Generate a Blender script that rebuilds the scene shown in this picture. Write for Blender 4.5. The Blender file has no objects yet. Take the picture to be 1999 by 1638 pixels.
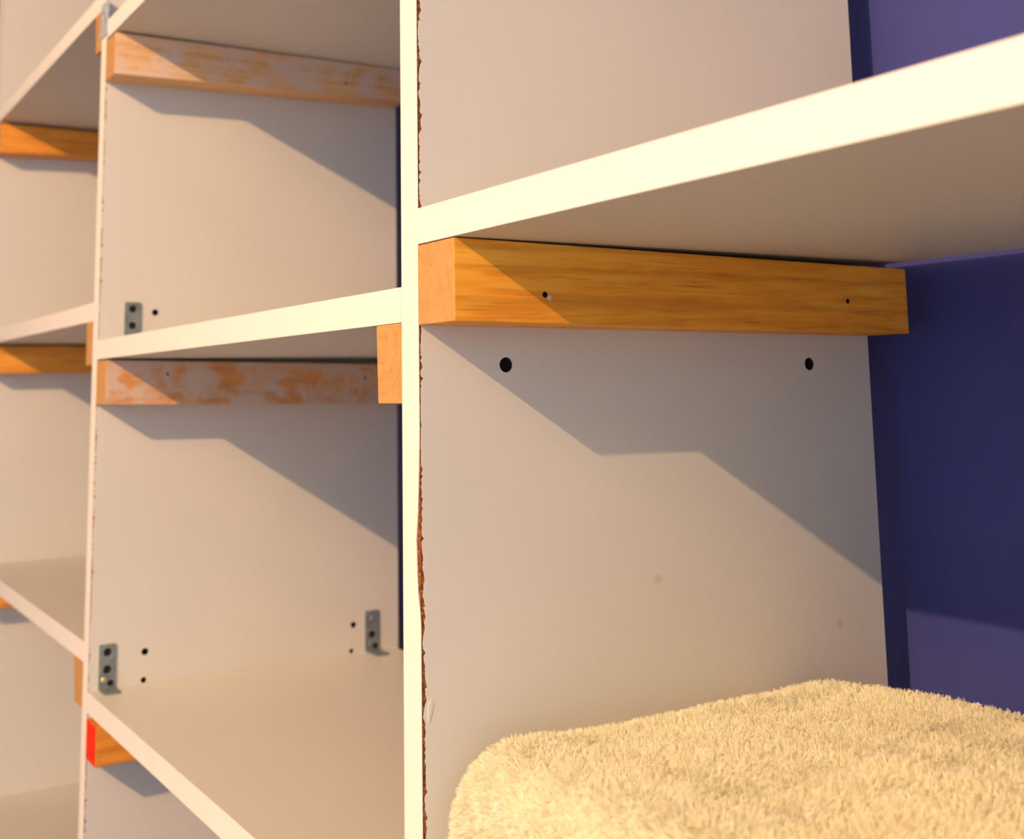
import bpy, bmesh, math, random
import numpy as np
from mathutils import Vector, Matrix

random.seed(4)
rng = np.random.default_rng(7)
S = bpy.context.scene
COL = S.collection
MM = 0.001
ZF = 1150.0                       # height of the reference shelf underside above the floor, mm


def P(x, y, z):
    return Vector((x * MM, y * MM, (z + ZF) * MM))


# ------------------------------------------------------------------ camera
yaw, pitch, roll = 1.0104, 0.1397, -0.0185
cy_, sy_ = math.cos(yaw), math.sin(yaw)
fwd = Vector((-sy_, cy_, 0)); rgt = Vector((cy_, sy_, 0)); up = Vector((0, 0, 1))
f2 = fwd * math.cos(pitch) + up * math.sin(pitch)
u2 = up * math.cos(pitch) - fwd * math.sin(pitch)
r3 = rgt * math.cos(roll) + u2 * math.sin(roll)
u3 = u2 * math.cos(roll) - rgt * math.sin(roll)
cd = bpy.data.cameras.new('camera')
cam = bpy.data.objects.new('camera', cd)
COL.objects.link(cam)
M3 = Matrix((r3, u3, -f2)).transposed()
cam.matrix_world = Matrix.Translation(P(532.8, -278.46, -71.02)) @ M3.to_4x4()
cd.sensor_fit = 'HORIZONTAL'
cd.sensor_width = 36
cd.lens = 2363.43 / 1999 * 36
cd.shift_y = -(819 - 423.92) / 1999
cd.clip_start = 0.02
cd.dof.use_dof = True
cd.dof.focus_distance = 0.64
cd.dof.aperture_fstop = 10.5
S.camera = cam

# ------------------------------------------------------------------ light
S.view_settings.view_transform = 'Standard'
S.view_settings.look = 'None'
S.view_settings.gamma = 1.0
S.view_settings.exposure = 0.0
S.view_settings.use_curve_mapping = False

w = bpy.data.worlds.new('world')
S.world = w
w.use_nodes = True
bg = w.node_tree.nodes['Background']
bg.inputs[0].default_value = (0.90, 0.96, 1.10, 1)
bg.inputs[1].default_value = 1.30

ld = bpy.data.lights.new('ceiling_lamp', 'POINT')
ld.energy = 292
ld.color = (1.0, 0.59, 0.29)
ld.shadow_soft_size = 0.012
lamp = bpy.data.objects.new('ceiling_lamp', ld)
lamp.location = P(690.8, -1929.4, 1185.9)
COL.objects.link(lamp)

# ------------------------------------------------------------------ material helpers


class NT:
    def __init__(s, name):
        s.m = bpy.data.materials.new(name)
        s.m.use_nodes = True
        s.n = s.m.node_tree.nodes
        s.l = s.m.node_tree.links
        s.b = s.n['Principled BSDF']
        s.tc = s.n.new('ShaderNodeTexCoord')

    def node(s, t, **kw):
        n = s.n.new(t)
        for k, v in kw.items():
            if k.startswith('i_'):
                n.inputs[k[2:].replace('_', ' ')].default_value = v
            else:
                setattr(n, k, v)
        return n

    def mapping(s, scale=(1, 1, 1), loc=(0, 0, 0)):
        n = s.n.new('ShaderNodeMapping')
        n.inputs['Scale'].default_value = scale
        n.inputs['Location'].default_value = loc
        s.l.new(s.tc.outputs['Object'], n.inputs[0])
        return n.outputs[0]

    def noise(s, vec, scale, detail=3, rough=0.5, dist=0.0):
        n = s.node('ShaderNodeTexNoise', i_Scale=scale, i_Detail=detail, i_Roughness=rough, i_Distortion=dist)
        s.l.new(vec, n.inputs['Vector'])
        return n.outputs[0]

    def ramp(s, fac, stops):
        n = s.n.new('ShaderNodeValToRGB')
        e = n.color_ramp.elements
        while len(e) < len(stops):
            e.new(0.5)
        for i, (p, c) in enumerate(stops):
            e[i].position = p
            e[i].color = tuple(c) + (1,) if len(c) == 3 else c
        s.l.new(fac, n.inputs[0])
        return n.outputs[0]

    def mix(s, fac, a, b, mode='MIX'):
        n = s.n.new('ShaderNodeMix')
        n.data_type = 'RGBA'
        n.blend_type = mode
        for v, k in ((fac, 0), (a, 6), (b, 7)):
            if isinstance(v, (float, int)):
                n.inputs[k].default_value = v
            elif isinstance(v, tuple):
                n.inputs[k].default_value = v + (1,)
            else:
                s.l.new(v, n.inputs[k])
        return n.outputs[2]

    def bump(s, h, strength=0.1, dist=0.001):
        n = s.n.new('ShaderNodeBump')
        n.inputs['Strength'].default_value = strength
        n.inputs['Distance'].default_value = dist
        s.l.new(h, n.inputs['Height'])
        s.l.new(n.outputs[0], s.b.inputs['Normal'])

    def base(s, c):
        if isinstance(c, tuple):
            s.b.inputs['Base Color'].default_value = c + (1,)
        else:
            s.l.new(c, s.b.inputs['Base Color'])

    def set(s, **kw):
        for k, v in kw.items():
            s.b.inputs[k.replace('_', ' ')].default_value = v
        return s


def mat_laminate(name, spots=()):
    t = NT(name)
    v = t.mapping()
    n = t.noise(v, 9, 2)
    c = t.ramp(n, [(0.3, (0.650, 0.655, 0.615)), (0.7, (0.670, 0.675, 0.635))])
    for (sx, sy, sz, r) in spots:
        d = t.node('ShaderNodeVectorMath', operation='DISTANCE')
        t.l.new(t.tc.outputs['Object'], d.inputs[0])
        d.inputs[1].default_value = (sx * MM, sy * MM, (sz + ZF) * MM)
        f = t.ramp(d.outputs['Value'], [(r * 0.6 * MM, (1, 1, 1)), (r * 1.3 * MM, (0, 0, 0))])
        f2_ = t.node('ShaderNodeMath', operation='MULTIPLY')
        t.l.new(f, f2_.inputs[0]); f2_.inputs[1].default_value = 0.45
        c = t.mix(f2_.outputs[0], c, (0.42, 0.30, 0.16))
    t.base(c)
    t.bump(t.noise(v, 900, 2), 0.05, 0.0004)
    t.set(Roughness=0.42)
    return t.m


def mat_band():
    t = NT('cream_edge_band')
    v = t.mapping()
    t.base(t.ramp(t.noise(v, 30, 2), [(0.3, (0.93, 0.92, 0.85)), (0.7, (0.95, 0.94, 0.87))]))
    t.set(Roughness=0.4)
    return t.m


def mat_core():
    t = NT('particle_board')
    v = t.mapping()
    n = t.noise(v, 700, 4, 0.7)
    t.base(t.ramp(n, [(0.32, (0.035, 0.009, 0.003)), (0.5, (0.19, 0.055, 0.012)), (0.68, (0.55, 0.24, 0.06))]))
    t.bump(n, 0.8, 0.001)
    t.set(Roughness=0.9)
    return t.m


def mat_wood(name, dark, mid, light, seed=0.0, smear=None, ringscale=55, ringmix=0.8):
    t = NT(name)
    v = t.mapping((1, 0.07, 1), (seed, 0.31 * seed, 0.7 * seed))
    rings = t.node('ShaderNodeTexWave', wave_type='RINGS', rings_direction='Y', i_Scale=ringscale,
                   i_Distortion=3.0, i_Detail=3.0, i_Detail_Scale=1.2)
    v2 = t.mapping((1, 0.10, 1), (0.035 + 0.01 * seed, 0.2, -ZF * MM + 0.05))
    t.l.new(v2, rings.inputs['Vector'])
    g = t.noise(v, 260, 4, 0.6, 0.6)
    big = t.noise(v, 60, 3, 0.5, 0.8)
    c = t.ramp(g, [(0.28, dark), (0.5, mid), (0.72, light)])
    c2 = t.ramp(big, [(0.3, dark), (0.55, mid), (0.75, light)])
    c = t.mix(0.45, c, c2)
    rr = t.ramp(rings.outputs['Fac'], [(0.0, (0.80, 0.76, 0.68)), (0.25, (1, 1, 1)), (1, (1, 1, 1))])
    c = t.mix(ringmix, c, rr, 'MULTIPLY')
    # short dark pores along the grain
    vp = t.mapping((1, 0.03, 1), (seed + 3, 0, 0))
    pores = t.ramp(t.noise(vp, 1000, 2, 0.5), [(0.26, (0.55, 0.5, 0.42)), (0.36, (1, 1, 1))])
    c = t.mix(0.8, c, pores, 'MULTIPLY')
    if smear:
        vs = t.mapping((1, 0.8, 1.1), (seed * 2.0, 0.11, 0))
        ns = t.noise(vs, 38, 5, 0.65, 0.3)
        f = t.ramp(ns, [(0.42, (0.90, 0.90, 0.90)), (0.58, (0.06, 0.06, 0.06))])
        # only on the face towards the bay
        geo = t.n.new('ShaderNodeNewGeometry')
        sep = t.n.new('ShaderNodeSeparateXYZ')
        t.l.new(geo.outputs['True Normal'], sep.inputs[0])
        mm_ = t.node('ShaderNodeMath', operation='GREATER_THAN'); mm_.inputs[1].default_value = 0.7
        t.l.new(sep.outputs[0], mm_.inputs[0])
        ff = t.mix(1.0, f, mm_.outputs[0], 'MULTIPLY')
        c = t.mix(ff, c, smear)
    t.base(c)
    t.bump(g, 0.25, 0.0006)
    t.set(Roughness=0.55)
    return t.m


def mat_plain(name, col, rough=0.5, metal=0.0, nscale=60, var=0.12, bump=0.0):
    t = NT(name)
    v = t.mapping()
    a = tuple(x * (1 - var) for x in col); b = tuple(min(1, x * (1 + var)) for x in col)
    n = t.noise(v, nscale, 3)
    t.base(t.ramp(n, [(0.3, a), (0.7, b)]))
    if bump:
        t.bump(n, bump, 0.001)
    t.set(Roughness=rough, Metallic=metal)
    return t.m


LAM = mat_laminate('white_laminate')
LAM_SPOT = mat_laminate('white_laminate_marked', [(0, 281.4, -213.9, 1.7), (0, 145, -175.1, 1.1)])
BAND = mat_band()
CORE = mat_core()
WOOD_A = mat_wood('orange_wood', (0.58, 0.19, 0.010), (0.88, 0.375, 0.028), (0.97, 0.55, 0.07), 0.0)
WOOD_B = mat_wood('orange_wood_far', (0.52, 0.17, 0.013), (0.80, 0.32, 0.035), (0.93, 0.46, 0.07), 1.3)
WOOD_S = mat_wood('paint_smeared_wood', (0.50, 0.20, 0.05), (0.70, 0.32, 0.09), (0.80, 0.42, 0.14), 2.1,
                  smear=(0.60, 0.50, 0.43))
WOOD_T = mat_wood('paint_smeared_wood_upper', (0.58, 0.34, 0.16), (0.78, 0.48, 0.22), (0.85, 0.56, 0.28), 3.4,
                  smear=(0.70, 0.57, 0.50))
ENDG = mat_wood('end_grain', (0.50, 0.27, 0.085), (0.58, 0.335, 0.115), (0.61, 0.37, 0.14), 0.6, ringscale=40, ringmix=0.3)
ZINC = mat_plain('zinc_steel', (0.24, 0.29, 0.31), 0.45, 0.45, 120, 0.2)
ZINC2 = mat_plain('pale_zinc_steel', (0.50, 0.58, 0.66), 0.45, 0.15, 300, 0.25)
BRASS = mat_plain('yellow_zinc_screw', (0.80, 0.72, 0.42), 0.35, 0.8, 200, 0.1)
RED = mat_plain('red_paint', (0.90, 0.035, 0.002), 0.5, 0, 80, 0.1)
DARK = mat_plain('painted_hole_shade', (0.01, 0.008, 0.007), 0.9, 0, 80, 0.1)  # near-black colour standing in for the shade inside holes

# ------------------------------------------------------------------ object helpers


def link(name, me, mat=None, parent=None):
    o = bpy.data.objects.new(name, me)
    COL.objects.link(o)
    if mat is not None and me is not None:
        me.materials.append(mat)
    if parent is not None:
        o.parent = parent
        o.matrix_parent_inverse = parent.matrix_world.inverted()
    return o


def empty(name, loc, label, cat, group=None):
    o = bpy.data.objects.new(name, None)
    COL.objects.link(o)
    o.location = loc
    o.empty_display_size = 0.03
    o['label'] = label
    o['category'] = cat
    if group:
        o['group'] = group
    bpy.context.view_layer.update()
    return o


def bm_box(bm, x0, x1, y0, y1, z0, z1, bevel=0.0):
    """box in mm (z relative to reference) ; returns verts"""
    vs = [bm.verts.new(P(x, y, z)) for x in (x0, x1) for y in (y0, y1) for z in (z0, z1)]
    F = [(0, 1, 3, 2), (4, 6, 7, 5), (0, 4, 5, 1), (2, 3, 7, 6), (0, 2, 6, 4), (1, 5, 7, 3)]
    fs = [bm.faces.new([vs[i] for i in f]) for f in F]
    if bevel:
        es = list({e for f in fs for e in f.edges})
        bmesh.ops.bevel(bm, geom=es, offset=bevel * MM, segments=2, affect='EDGES', profile=0.6)
    return vs


def mesh_from(bm, name, smooth=False):
    bmesh.ops.recalc_face_normals(bm, faces=bm.faces)
    me = bpy.data.meshes.new(name)
    bm.to_mesh(me)
    bm.free()
    if smooth:
        for p in me.polygons:
            p.use_smooth = True
    return me


def box(name, x0, x1, y0, y1, z0, z1, mat, parent=None, bevel=0.0):
    bm = bmesh.new()
    bm_box(bm, x0, x1, y0, y1, z0, z1, bevel)
    return link(name, mesh_from(bm, name), mat, parent)


def structure(o):
    o['kind'] = 'structure'
    return o


def cup(bm, x, y, z, r, depth):
    """blind cup lining a hole, open towards +x; takes the painted hole shade"""
    a, b = [], []
    for i in range(20):
        t = i * math.pi / 10
        a.append(bm.verts.new(P(x, y + r * math.cos(t), z + r * math.sin(t))))
        b.append(bm.verts.new(P(x - depth, y + r * math.cos(t), z + r * math.sin(t))))
    for i in range(20):
        j = (i + 1) % 20
        bm.faces.new((a[i], a[j], b[j], b[i]))
    bm.faces.new(b)


def cut(objs, cyls):
    """bore cylinders (centre, axis, radius, depth; mm) out of the objects' meshes, cutter removed afterwards"""
    bm = bmesh.new()
    for (c, axis, r, depth, squash) in cyls:
        rot = Vector((0, 0, 1)).rotation_difference(Vector(axis)).to_matrix().to_4x4()
        mt = Matrix.Translation(P(*c)) @ rot
        bmesh.ops.create_cone(bm, cap_ends=True, segments=20, radius1=r * MM, radius2=r * MM,
                              depth=depth * 2 * MM, matrix=mt)
    me = mesh_from(bm, 'cutter')
    co = bpy.data.objects.new('cutter', me)
    COL.objects.link(co)
    for o in objs:
        md = o.modifiers.new('b', 'BOOLEAN')
        md.operation = 'DIFFERENCE'
        md.solver = 'EXACT'
        md.object = co
    bpy.context.view_layer.update()
    dg = bpy.context.evaluated_depsgraph_get()
    new = [bpy.data.meshes.new_from_object(o.evaluated_get(dg)) for o in objs]
    for o, nm in zip(objs, new):
        o.modifiers.clear()
        o.data = nm
    bpy.data.objects.remove(co, do_unlink=True)


# ------------------------------------------------------------------ room shell
YW = 350.9
wallm = NT('purple_satin_wall')
v = wallm.mapping()
wallm.base(wallm.ramp(wallm.noise(v, 5, 3), [(0.3, (0.038, 0.048, 0.215)), (0.7, (0.043, 0.055, 0.25))]))
wallm.bump(wallm.noise(v, 420, 3, 0.6), 0.12, 0.0008)
wallm.set(Roughness=0.50)
wallm.b.inputs['Specular IOR Level'].default_value = 0.28
floorm = NT('brown_grey_floor')
v = floorm.mapping((1, 0.12, 1))
floorm.base(floorm.ramp(floorm.noise(v, 30, 4), [(0.3, (0.20, 0.17, 0.15)), (0.7, (0.28, 0.24, 0.22))]))
floorm.set(Roughness=0.5)
ceilm = mat_plain('white_ceiling_paint', (0.55, 0.56, 0.60), 0.9, 0, 20, 0.03)

structure(box('wall_back', -3600, 2600, YW, YW + 120, -ZF, 1300, wallm.m))
structure(box('floor', -3600, 2600, -4200, YW, -ZF - 100, -ZF, floorm.m))
structure(box('ceiling', -3600, 2600, -4200, YW, 1300, 1400, ceilm))
structure(box('wall_front_blocker', -3720, -800, -4320, -4200, -ZF, 1300, wallm.m))  # added out of view to block room light mirrored in the back wall
structure(box('wall_left', -3720, -3600, -4200, YW, -ZF, 1300, wallm.m))

# ------------------------------------------------------------------ uprights
T = 18.0
W = 36.6
X1, X2, X3, X4 = 0.0, -656.9, -1294.0, 640.0      # right faces of the uprights
ZTOP = 960.0


def jag(z0, z1, step, lo, hi, big=0.12, bigv=1.2):
    out = []
    z = z0
    cur = (lo + hi) / 2
    while z < z1:
        cur += random.uniform(-0.5, 0.5) * (hi - lo)
        cur = min(max(cur, lo), hi)
        out.append((z, cur + (bigv if random.random() < big else 0)))
        z += random.uniform(0.5, 1.5) * step
    out.append((z1, (lo + hi) / 2))
    return out


def laminate_sheet(name, x0, x1, D, z0, z1, fine, parent, mat, lo=0.9, hi=1.9, big=0.12, bigv=1.2):
    """thin melamine face of an upright, its front edge chipped; fine = (za, zb) range with small chips"""
    bm = bmesh.new()
    prof = [(z0, 1.4)]
    if fine:
        prof += jag(max(z0, fine[0]), min(z1, fine[1]), 1.5, lo, hi, big, bigv)
    prof += [(z1, 1.4)]
    rows = []
    for z, y in prof:
        rows.append([bm.verts.new(P(x0, y, z)), bm.verts.new(P(x1, y, z)),
                     bm.verts.new(P(x0, D, z)), bm.verts.new(P(x1, D, z))])
    for a, b in zip(rows, rows[1:]):
        bm.faces.new((a[0], b[0], b[1], a[1]))
        bm.faces.new((a[1], b[1], b[3], a[3]))
        bm.faces.new((a[3], b[3], b[2], a[2]))
        bm.faces.new((a[2], b[2], b[0], a[0]))
    bm.faces.new(rows[0]) if False else None
    a = rows[0]; bm.faces.new((a[0], a[1], a[3], a[2]))
    a = rows[-1]; bm.faces.new((a[0], a[2], a[3], a[1]))
    return link(name, mesh_from(bm, name), mat, parent)


def band_mesh(x0, x1, z0, z1, prof=None):
    """edge band strip with optional right-edge recess profile [(z, dx)]"""
    bm = bmesh.new()
    zs = [(z0, 0)] + (prof or []) + [(z1, 0)]
    rows = []
    for z, dx in zs:
        xr = x1 + dx
        rows.append([bm.verts.new(P(x0, 0.55, z)), bm.verts.new(P(x0, 0.1, z)), bm.verts.new(P(x0 + 0.15, 0, z)),
                     bm.verts.new(P(xr - 0.15, 0, z)), bm.verts.new(P(xr, 0.1, z)), bm.verts.new(P(xr, 0.55, z))])
    for a, b in zip(rows, rows[1:]):
        for i in range(6):
            j = (i + 1) % 6
            bm.faces.new((a[i], a[j], b[j], b[i]))
    bm.faces.new(rows[0]); bm.faces.new(rows[-1][::-1])
    return mesh_from(bm, 'edge_band')


def upright(x, D, label, fine, holes=(), prof=None, lam=LAM, chips=(0.9, 1.9, 0.12, 1.2)):
    t = empty('upright_board', P(x - T / 2, D / 2, -ZF), label, 'upright board')
    core = box('core', x - T + 0.45, x - 0.45, 0.6, D - 0.2, -ZF, ZTOP, CORE, t)
    lr = laminate_sheet('laminate_face', x - 0.42, x, D, -ZF, ZTOP, fine, t, lam, *chips)
    laminate_sheet('laminate_face', x - T, x - T + 0.42, D, -ZF, ZTOP, None, t, lam)
    link('edge_band', band_mesh(x - T, x - 0.1, -ZF, ZTOP, prof), BAND, t)
    if holes:
        cut([core, lr], [((x, y, z), (1, 0, 0), r, 13, 1) for y, z, r in holes])
        core.data.materials.clear(); core.data.materials.append(CORE)
        for y, z, r in holes:                       # dark lining, paints the shade inside each drilled hole
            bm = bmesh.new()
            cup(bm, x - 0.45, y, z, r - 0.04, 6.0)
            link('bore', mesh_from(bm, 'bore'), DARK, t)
    return t


PEEL = [(-182, 0), (-176, -0.9), (-170, -2.2), (-161, -3.2), (-150, -3.6), (-143.6, -4.0), (-141, -3.6),
        (-130, -2.2), (-112, -1.0), (-92, 0)]
u1 = upright(X1, 319.5, 'white laminate upright board with chipped front edge, beside the plush blanket',
             (-400, 300), [(50.6, -59.5, 3.9), (267.2, -60.2, 3.9)], PEEL, LAM_SPOT, (1.3, 2.6, 0.16, 0.9))
u2_ = upright(X2, 317.0, 'white laminate upright board carrying the metal angle brackets, left of the chipped board',
              (-700, 600), [(54.2, 7.9, 3.2), (51.8, -310.7, 3.3), (51.0, -336.2, 2.7), (265.5, -311.0, 3.1),
                            (263.2, -336.6, 2.4)], None, LAM, (0.9, 1.6, 0.06, 1.4))
u3_ = upright(X3, 317.0, 'white laminate upright board at the far left edge of the shelving, behind the leftmost bay',
              None)
u4_ = upright(X4, 317.0, 'white laminate upright board closing the right bay beyond the plush blanket', None)

# small dried glue drip on the near board
bm = bmesh.new()
bmesh.ops.create_uvsphere(bm, u_segments=12, v_segments=8, radius=1.0)
for vv in bm.verts:
    vv.co = P(-0.1 + vv.co.x * 0.32, 4.9 + vv.co.y * (1.9 + 0.9 * vv.co.z) + vv.co.z * 0.8, -223 + vv.co.z * 6.2)
link('glue_drip', mesh_from(bm, 'glue_drip', True), LAM, u1)

# ------------------------------------------------------------------ shelves


def shelf(x0, x1, z, D, label, slope=0.0, name='shelf_board', chip=True, shade_lip=0.0):
    """z = underside height at right end x1; slope = dz/dx"""
    x0 += 0.3; x1 -= 0.3
    t = empty(name, P((x0 + x1) / 2, D / 2, z), label, 'shelf', 'white laminate shelves')
    del t['group']

    def slab(nm, ya, yb, za, zb, mat):
        bm = bmesh.new()
        vs = bm_box(bm, x0, x1, ya, yb, za, zb)
        for v_ in bm.verts:
            v_.co.z += (v_.co.x - x1 * MM) * slope
        return link(nm, mesh_from(bm, nm), mat, t)
    slab('core', 0.6, D - 0.2, z + 0.45, z + T - 0.45, CORE)
    slab('edge_band', 0, 0.55, z + 0.1, z + T, BAND)
    slab('edge_band', D - 0.18, D, z, z + T + shade_lip, LAM)  # back edging; added extra height narrows the lit strip on the wall
    for (za, zb, fr) in ((z, z + 0.42, 1), (z + T - 0.42, z + T, 0)):
        bm = bmesh.new()
        rows = []
        xs = []
        x = x0
        cur = 1.0
        while x < x1:
            xs.append((x, (0.75 + 0.6 * random.random() + (0.8 if random.random() < 0.05 else 0)) if (fr and chip) else 0.7))
            x += random.uniform(1.5, 5)
        xs.append((x1, 0.8))
        for x, y in xs:
            dz = (x - x1) * slope
            rows.append([bm.verts.new(P(x, y, za + dz)), bm.verts.new(P(x, y, zb + dz)),
                         bm.verts.new(P(x, D - 0.2, zb + dz)), bm.verts.new(P(x, D - 0.2, za + dz))])
        for a, b in zip(rows, rows[1:]):
            for i in range(4):
                j = (i + 1) % 4
                bm.faces.new((a[i], a[j], b[j], b[i]))
        bm.faces.new(rows[0]); bm.faces.new(rows[-1][::-1])
        link('laminate_face', mesh_from(bm, 'laminate_face'), LAM, t)
    return t


zM, zML, zMU, zLU, zLM, zLL = -37.5, -360.3, 276.7, 311.3, -0.3, -316.4
shelf(X1, X4 - T, 0, 315.2, 'white laminate shelf crossing the right bay above the plush blanket', -0.0007, shade_lip=1.9)
shelf(X1, X4 - T, -360.3, 315, 'white laminate shelf carrying the plush blanket', name='shelf_board')
shelf(X1, X4 - T, 430, 315, 'topmost white laminate shelf in the right bay')
shelf(X2, X1 - T, zM, 315, 'white laminate shelf across the middle of the centre bay, above the paint-smeared cleat')
shelf(X2, X1 - T, zML, 315, 'white laminate shelf with three-hole metal brackets, lowest in the centre bay', -0.004)
shelf(X2, X1 - T, zMU, 315, 'white laminate shelf at the top of the centre bay, over the pale paint-smeared cleat', 0.0015)
shelf(X3, X2 - T, zLU, 315, 'highest of the white laminate shelves in the leftmost bay', -0.004)
shelf(X3, X2 - T, zLM, 315, 'white laminate shelf halfway up the leftmost bay', -0.003)
shelf(X3, X2 - T, zLL, 315, 'white laminate shelf sloping down to the lower bracket, in the leftmost bay', -0.0025)
shelf(X3, X2 - T, -621, 315, 'lowest white laminate shelf visible at the bottom left corner')

# ------------------------------------------------------------------ cleats (screwed to the uprights)


def cleat(parent, x0, x1, y1, zt, zb, tilt_t=0.0, tilt_b=0.0, side=WOOD_B, endm=ENDG, endx=None,
          holes=(), label=None, y0=0.0, bot_dx=0.0):
    bm = bmesh.new()
    bm_box(bm, x0, x1, y0 + 0.05, y1, 0, 1)
    for v_ in bm.verts:
        x, y = v_.co.x / MM, v_.co.y / MM
        top = (v_.co.z / MM - ZF) > 0.5
        v_.co.z = ((zt + tilt_t * y if top else zb + tilt_b * y) + ZF) * MM
        if not top and bot_dx and abs(x - x0) < 0.01:
            v_.co.x += bot_dx * MM
    bmesh.ops.bevel(bm, geom=list(bm.edges), offset=0.5 * MM, segments=2, affect='EDGES', profile=0.6)
    me = mesh_from(bm, 'cleat')
    me.materials.append(side)
    me.materials.append(endm)
    for p in me.polygons:
        if p.normal.y < -0.6:
            p.material_index = 1
    o = link('cleat', me, None, parent)
    if label:
        o['label'] = label
    if holes:
        cut([o], [((x1 if x1 > x0 else x0, y, z), (1, 0, 0), r, 9, 1) for y, z, r in holes])
        me = o.data
        me.materials.clear(); me.materials.append(side); me.materials.append(endm)
        for p in me.polygons:
            p.material_index = 1 if p.normal.y < -0.6 and p.center.y < (y0 + 1) * MM else 0
        # dark linings that paint the shade inside the screw holes
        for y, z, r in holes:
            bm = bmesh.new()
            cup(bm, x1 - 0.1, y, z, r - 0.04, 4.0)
            link('screw_hole_shade', mesh_from(bm, 'screw_hole_shade'), DARK, o)
    return o


def putty(cl, x, y, z, ry, rz):
    """pale chipped rim beside a screw hole"""
    bm = bmesh.new()
    bmesh.ops.create_uvsphere(bm, u_segments=12, v_segments=6, radius=1.0)
    for vv in bm.verts:
        vv.co = P(x + vv.co.x * 0.18, y + vv.co.y * ry, z + vv.co.z * rz)
    link('pale_rim', mesh_from(bm, 'pale_rim', True), PALE, cl)


PALE = mat_plain('pale_splinter', (0.55, 0.50, 0.48), 0.7, 0, 200, 0.15)
c = cleat(u1, X1 + 0.05, X1 + W, 315.1, -0.15, -39.7, -0.0125, -0.0107, WOOD_A, ENDG,
          holes=[(51.3, -26.1, 1.55), (263.6, -24.7, 1.5)], label='orange-brown wood cleat with two screw holes')
putty(c, X1 + W, 54.0, -27.6, 1.3, 1.4)
putty(c, X1 + W, 261.6, -26.6, 0.9, 0.7)
cleat(u1, -47.6, X1 - T - 0.05, 315, zM - 0.15, -78.1, 0, 0, WOOD_B, ENDG, bot_dx=2.0, label='wood cleat with bright end grain')
cleat(u2_, X2 + 0.05, X2 + W, 314, -39.2, -79.9, -0.019, -0.0195, WOOD_S, ENDG, label='wood cleat smeared with white paint',
      holes=[(57, -52.5, 1.3), (262, -58.5, 1.3)])
cleat(u2_, X2 + 0.05, X2 + W, 314, 273.6, 232.8, 0.005, 0.024, WOOD_T, ENDG, label='pale wood cleat smeared with white paint',
      holes=[(240, 252, 1.3)])
cleat(u2_, X2 + 0.05, X2 + W, 314, zML - 2.4, -397.0, 0, 0.01, WOOD_B, RED, label='orange wood cleat with a red painted end')
cleat(u2_, -703.5, X2 - T - 0.05, 314, zLU - 0.2, 270, 0, 0, WOOD_B, ENDG, bot_dx=4)
cleat(u2_, -703, X2 - T - 0.05, 314, zLM - 0.2, -42.3, 0, 0, WOOD_B, ENDG, bot_dx=2)
cleat(u2_, -713, X2 - T - 0.05, 314, zLL - 0.2, -357.5, 0, 0, WOOD_B, ENDG, bot_dx=7)
cleat(u3_, X3 + 0.05, X3 + W, 314, zLU - 1.6, 268.4, 0, 0.035, WOOD_B, ENDG)
cleat(u3_, X3 + 0.05, X3 + W, 314, zLM - 1.4, -39, 0, 0, WOOD_B, ENDG)
cleat(u3_, X3 + 0.05, X3 + W, 314, zLL - 2, -351.2, 0, 0, WOOD_B, ENDG)
cleat(u1, X1 + 0.05, X1 + W, 315, -360.5, -400, 0, 0, WOOD_A, ENDG)
cleat(u1, X1 + 0.05, X1 + W, 315, 429.8, 390, 0, 0, WOOD_A, ENDG)
for z in (0, -360.3, 430):
    cleat(u4_, X4 - T - W, X4 - T - 0.05, 315, z - 0.3, z - 40, 0, 0, WOOD_B, ENDG)
for z in (zML, zMU):
    cleat(u1, -48, X1 - T - 0.05, 315, z - 3.1, z - 41, 0, 0, WOOD_B, ENDG)
cleat(u2_, -703, X2 - T - 0.05, 314, -621.2, -661, 0, 0, WOOD_B, ENDG)
cleat(u3_, X3 + 0.05, X3 + W, 314, -621.2 - 1.6, -661, 0, 0, WOOD_B, ENDG)

# ------------------------------------------------------------------ metal hardware on the second board


def plate_with_holes(name, origin, ux, uy, a0, a1, b0, b1, thick, holes, mat, parent, nrm, cr=1.2):
    """flat plate spanned by ux,uy (unit vectors, mm) with real round holes; origin on the mounting surface"""
    bm = bmesh.new()
    ux, uy, nrm = Vector(ux), Vector(uy), Vector(nrm)
    o = Vector(origin)

    def ring(pts):
        vs = [bm.verts.new(o + ux * a + uy * b) for a, b in pts]
        return [bm.edges.new((vs[i], vs[(i + 1) % len(vs)])) for i in range(len(vs))]
    outer = []
    for (cx, cz, s) in ((a1 - cr, b1 - cr, 0), (a0 + cr, b1 - cr, 90), (a0 + cr, b0 + cr, 180), (a1 - cr, b0 + cr, 270)):
        for k in range(4):
            an = math.radians(s + k * 30)
            outer.append((cx + cr * math.cos(an), cz + cr * math.sin(an)))
    es = ring(outer)
    for (ha, hb, hr) in holes:
        es += ring([(ha + hr * math.cos(i * math.pi / 8), hb + hr * math.sin(i * math.pi / 8)) for i in range(16)])
    bmesh.ops.triangle_fill(bm, use_beauty=True, use_dissolve=False, edges=es)
    geo = bmesh.ops.extrude_face_region(bm, geom=list(bm.faces))
    for g in geo['geom']:
        if isinstance(g, bmesh.types.BMVert):
            g.co += nrm * thick
    for vv in bm.verts:
        vv.co = P(*vv.co)
    return link(name, mesh_from(bm, name), mat, parent)


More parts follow.
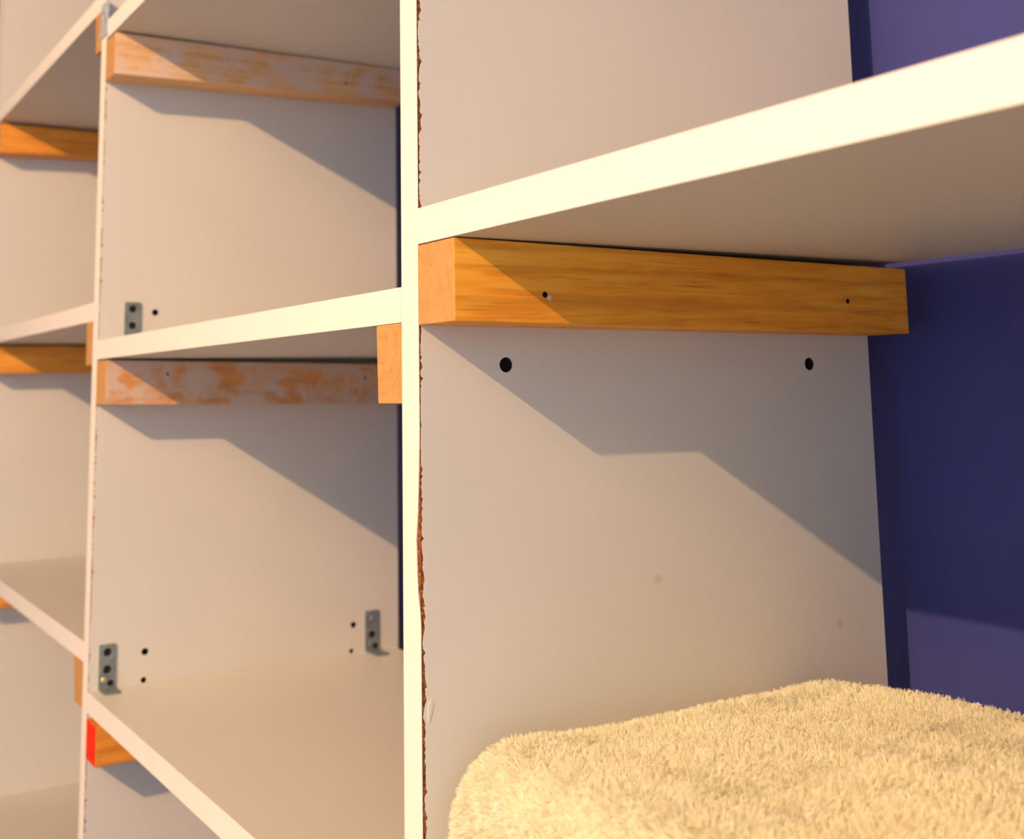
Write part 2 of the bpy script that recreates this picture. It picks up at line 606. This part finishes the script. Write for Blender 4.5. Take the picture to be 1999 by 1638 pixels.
def screw(parent, c, axis, r, mat):
    bm = bmesh.new()
    rot = Vector((0, 0, 1)).rotation_difference(Vector(axis)).to_matrix().to_4x4()
    prof = [(0.0, 0.62), (0.45, 0.62), (0.8, 0.45), (1.0, 0.0)]
    rings = []
    N = 16
    for k, (rr, h) in enumerate(prof[1:]):
        rings.append([bm.verts.new((r * rr * math.cos(i * 2 * math.pi / N), r * rr * math.sin(i * 2 * math.pi / N), h * r * 0.5))
                      for i in range(N)])
    top = bm.verts.new((0, 0, 0.62 * r * 0.5 - 0.35))
    for i in range(N):
        j = (i + 1) % N
        bm.faces.new((rings[0][i], rings[0][j], top))
        for a, b in zip(rings, rings[1:]):
            bm.faces.new((a[i], b[i], b[j], a[j]))
    bm.faces.new(rings[-1])
    for vv in bm.verts:
        vv.co = P(*((rot @ vv.co) + Vector(c)))
    return link('screw', mesh_from(bm, 'screw', True), mat, parent)


def bracket(y0, y1, zbase, h, leg, holes, leghole, label, extra=()):
    t = bpy.data.objects.new('angle_bracket', None)
    COL.objects.link(t)
    t.location = P(X2, (y0 + y1) / 2, zbase)
    bpy.context.view_layer.update()
    t.parent = u2_
    t.matrix_parent_inverse = u2_.matrix_world.inverted()
    bpy.context.view_layer.update()
    t['label'] = label
    wd = y1 - y0
    plate_with_holes('upright_leg', (X2 + 0.05, y0, zbase), (0, 1, 0), (0, 0, 1), 0, wd, 0, h, 1.6,
                     [(wd / 2, z, r) for z, r in holes] + list(extra), ZINC, t, (1, 0, 0))
    plate_with_holes('flat_leg', (X2 + 0.05, y0, zbase + 0.05), (1, 0, 0), (0, 1, 0), 0, leg, 0, wd, 1.6,
                     [(x, wd / 2, 2.7) for x in leghole], ZINC, t, (0, 0, 1))
    # dark discs behind the plate holes, shade put in as colour
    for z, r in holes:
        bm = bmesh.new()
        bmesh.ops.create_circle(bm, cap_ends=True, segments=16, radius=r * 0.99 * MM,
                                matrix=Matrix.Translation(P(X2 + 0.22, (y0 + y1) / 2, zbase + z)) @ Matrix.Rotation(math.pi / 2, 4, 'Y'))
        link('bracket_hole_shade', mesh_from(bm, 'bracket_hole_shade'), DARK, t)
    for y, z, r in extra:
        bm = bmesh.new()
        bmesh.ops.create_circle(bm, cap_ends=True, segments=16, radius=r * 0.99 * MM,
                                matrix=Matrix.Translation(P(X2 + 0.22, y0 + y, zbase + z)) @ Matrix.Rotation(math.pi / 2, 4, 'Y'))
        link('bracket_hole_shade', mesh_from(bm, 'bracket_hole_shade'), DARK, t)
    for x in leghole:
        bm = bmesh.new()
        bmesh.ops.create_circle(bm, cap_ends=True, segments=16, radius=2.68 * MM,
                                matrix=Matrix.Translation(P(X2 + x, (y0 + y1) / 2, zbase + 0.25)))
        link('bracket_hole_shade', mesh_from(bm, 'bracket_hole_shade'), DARK, t)
    return t


zs1 = zM + T
zs2 = zML + T
b1 = bracket(24.6, 39.8, zs1 + 0.3, 36.5, 15, [(30, 3.6), (14, 3.6)], [9], 'zinc steel angle bracket on the centre shelf')
b2 = bracket(9.6, 24.6, zs2 + 2.7, 40, 24, [(33.0, 3.8), (17.5, 3.8)], [10.5],
             'zinc steel angle bracket at the front of the lowest shelf', [(10.9, 5.2, 3.0)])
b3 = bracket(278.5, 294.0, zs2 + 2.7, 41, 26, [(17.0, 3.9)], [11],
             'zinc steel angle bracket at the back of the lowest shelf', [(11.6, 5.2, 3.0)])
screw(b2, (X2 + 1.7, 14.4, zs2 + 2.6 + 8.6), (1, 0, 0), 3.2, BRASS)
screw(b3, (X2 + 1.7, 285.0, zs2 + 2.6 + 8.0), (1, 0, 0), 3.4, ZINC)
screw(b3, (X2 + 1.7, 286.2, zs2 + 2.6 + 33.0), (1, 0, 0), 3.0, ZINC)

mp = bpy.data.objects.new('mending_plate', None)
COL.objects.link(mp)
mp.location = P(X2 - 9, 0, 295)
bpy.context.view_layer.update()
mp.parent = u2_
mp.matrix_parent_inverse = u2_.matrix_world.inverted()
bpy.context.view_layer.update()
mp['label'] = 'grey steel mending plate across the board front'
plate_with_holes('plate', (X2 - 17.5, -0.05, 279.5), (1, 0, 0), (0, 0, 1), 0, 27, 0, 35, 1.2,
                 [(8, 26, 2.4), (18, 16, 2.4)], ZINC2, mp, (0, -1, 0))
screw(mp, (X2 - 9.5, -1.0, 305.5), (0, -1, 0), 2.3, ZINC)
screw(mp, (X2 + 0.5, -1.0, 295.5), (0, -1, 0), 2.3, ZINC)

# ------------------------------------------------------------------ plush blanket
bx0, bx1, by0, by1, bz0, bz1 = 5.0, 400.0, 1.0, 254.0, zML + T + 0.2, -236.5
RP, RT = 34.0, 36.0


def blanket_body():
    nx, ny, nz = 90, 64, 26
    verts, idx, faces = [], {}, []

    def vid(i, j, k):
        key = (i, j, k)
        if key not in idx:
            idx[key] = len(verts)
            verts.append((bx0 + (bx1 - bx0) * i / nx, by0 + (by1 - by0) * j / ny, bz0 + (bz1 - bz0) * k / nz))
        return idx[key]
    for i in range(nx):
        for j in range(ny):
            faces.append((vid(i, j, nz), vid(i + 1, j, nz), vid(i + 1, j + 1, nz), vid(i, j + 1, nz)))
            faces.append((vid(i, j, 0), vid(i, j + 1, 0), vid(i + 1, j + 1, 0), vid(i + 1, j, 0)))
    for i in range(nx):
        for k in range(nz):
            faces.append((vid(i, 0, k), vid(i + 1, 0, k), vid(i + 1, 0, k + 1), vid(i, 0, k + 1)))
            faces.append((vid(i, ny, k), vid(i, ny, k + 1), vid(i + 1, ny, k + 1), vid(i + 1, ny, k)))
    for j in range(ny):
        for k in range(nz):
            faces.append((vid(0, j, k), vid(0, j, k + 1), vid(0, j + 1, k + 1), vid(0, j + 1, k)))
            faces.append((vid(nx, j, k), vid(nx, j + 1, k), vid(nx, j + 1, k + 1), vid(nx, j, k + 1)))
    V = np.array(verts, float)
    # ellipsoidal rounding
    c0 = np.array([bx0 + RP, by0 + RP, bz0 + RT]); c1 = np.array([bx1 - RP, by1 - RP, bz1 - RT])
    C = np.clip(V, c0, c1)
    d = (V - C) / np.array([RP, RP, RT])
    m = np.abs(d).max(axis=1)
    l = np.linalg.norm(d, axis=1)
    k = np.where(l > 1e-9, m / np.maximum(l, 1e-9), 1)
    V = C + (V - C) * k[:, None]
    # fold groove round the sides
    zm = (bz0 + bz1) / 2 - 20
    side = np.clip(np.hypot(d[:, 0], d[:, 1]), 0, 1)
    g = 7.0 * np.exp(-((V[:, 2] - zm) / 7.0) ** 2) * side
    cen = np.array([(bx0 + bx1) / 2, (by0 + by1) / 2])
    dirv = -np.stack([d[:, 0], d[:, 1]], 1)
    V[:, :2] += dirv * g[:, None]
    # soft waviness of the top
    top = np.clip((V[:, 2] - (bz1 - RT)) / RT, 0, 1)
    x, y = V[:, 0], V[:, 1]
    wv = 1.8 * np.sin(x / 38 + 0.6) * np.sin(y / 44 + 0.9) + 1.3 * np.sin((x + y) / 23) + 2.0 * np.sin(y / 60 + 2.2)
    V[:, 2] += wv * top
    V[:, 2] += top * 5.0 * np.clip((x - 60) / 120, 0, 1) * np.clip((240 - y) / 120, 0, 1)
    V[:, 2] += top * 4.5 * np.clip((y - 20) / 230, 0, 1)
    V[:, 1] += 0.16 * np.clip(x, 0, 220) * np.clip(V[:, 1] / by1, 0, 1)
    return V, np.array(faces)


BV, BF = blanket_body()
creamt = NT('cream_plush')
v = creamt.mapping()
cn = creamt.noise(v, 70, 4, 0.6)
creamt.base(creamt.ramp(cn, [(0.3, (0.90, 0.86, 0.66)), (0.5, (0.93, 0.92, 0.74)), (0.7, (0.95, 0.95, 0.82))]))
creamt.set(Roughness=0.85)
CREAM = creamt.m
tr = creamt.n.new('ShaderNodeBsdfTranslucent')
tr.inputs['Color'].default_value = (0.95, 0.94, 0.76, 1)
mx = creamt.n.new('ShaderNodeMixShader'); mx.inputs[0].default_value = 0.35
out = [q for q in creamt.n if q.type == 'OUTPUT_MATERIAL'][0]
creamt.l.new(creamt.b.outputs[0], mx.inputs[1]); creamt.l.new(tr.outputs[0], mx.inputs[2])
creamt.l.new(mx.outputs[0], out.inputs['Surface'])

root = empty('plush_blanket', P(150, 140, bz0), 'folded cream plush blanket on the shelf, lower right', 'blanket')
me = bpy.data.meshes.new('folded_body')
wv_ = (BV + np.array([0, 0, ZF])) * MM
me.from_pydata(wv_.tolist(), [], BF.tolist())
for p in me.polygons:
    p.use_smooth = True
body = link('folded_body', me, CREAM, root)

# pile: short curled tufts of real geometry
A = BV[BF[:, 0]]; B = BV[BF[:, 1]]; Cc = BV[BF[:, 2]]; D = BV[BF[:, 3]]
nrm = np.cross(Cc - A, D - B)
area = np.linalg.norm(nrm, axis=1) / 2
nrm /= (2 * area[:, None] + 1e-12)
cenf = (A + B + Cc + D) / 4
if ((cenf - BV.mean(0)) * nrm).sum() < 0:
    nrm = -nrm
wgt = area * (nrm[:, 2] > -0.3) * (cenf[:, 0] < 330) * np.where(cenf[:, 0] > 270, 0.4, 1)
wgt /= wgt.sum()
NC, PER = 44000, 5
fi = rng.choice(len(BF), NC, p=wgt)
uu = rng.random((NC, 1)); vv_ = rng.random((NC, 1))
cp = (A[fi] * (1 - uu) + B[fi] * uu) * (1 - vv_) + (D[fi] * (1 - uu) + Cc[fi] * uu) * vv_
cn_ = nrm[fi]


def field(p, s, ph):
    return np.stack([np.sin(p[:, 0] / s + ph) + np.sin(p[:, 1] / (s * .7) + 2 * ph),
                     np.sin(p[:, 1] / s + 1.7 * ph) + np.sin((p[:, 0] + p[:, 2]) / (s * .8) + ph),
                     np.sin(p[:, 2] / s + ph) * 0.6], 1)


lean = 0.25 * field(cp, 7.0, 1.1) + 0.18 * field(cp, 27.0, 2.3) + rng.normal(0, 0.4, (NC, 3))
cdir = cn_ + lean
cdir /= np.linalg.norm(cdir, axis=1)[:, None]
clen = rng.uniform(2.6, 4.3, (NC, 1))
tip = cp + cdir * clen
rep = np.repeat(np.arange(NC), PER)
N = NC * PER
off = rng.normal(0, 0.6, (N, 3))
n = cn_[rep]
off -= n * (off * n).sum(1)[:, None]
p0 = cp[rep] + off - n * 0.4
tp = tip[rep] + off * 0.45 + rng.normal(0, 0.28, (N, 3))
mid = (p0 + tp) / 2 + n * 0.7 + rng.normal(0, 0.35, (N, 3))
d = tp - p0
sd = np.cross(d, rng.normal(0, 1, (N, 3)))
sd /= np.linalg.norm(sd, axis=1)[:, None]
w0 = rng.uniform(0.11, 0.18, (N, 1))
verts = np.stack([p0 - sd * w0, p0 + sd * w0, mid - sd * w0 * .9, mid + sd * w0 * .9, tp - sd * w0 * .35, tp + sd * w0 * .35], 1).reshape(-1, 3)
verts = (verts + np.array([0, 0, ZF])) * MM
base = (np.arange(N) * 6)[:, None]
quads = np.concatenate([base + np.array([[0, 1, 3, 2]]), base + np.array([[2, 3, 5, 4]])], 1).reshape(-1)
pm = bpy.data.meshes.new('pile')
pm.vertices.add(len(verts)); pm.vertices.foreach_set('co', verts.astype(np.float32).ravel())
pm.loops.add(len(quads)); pm.loops.foreach_set('vertex_index', quads.astype(np.int32))
pm.polygons.add(len(quads) // 4)
pm.polygons.foreach_set('loop_start', np.arange(0, len(quads), 4, dtype=np.int32))
pm.update(calc_edges=True)
pile = link('pile', pm, CREAM, root)
pile['kind'] = 'stuff'
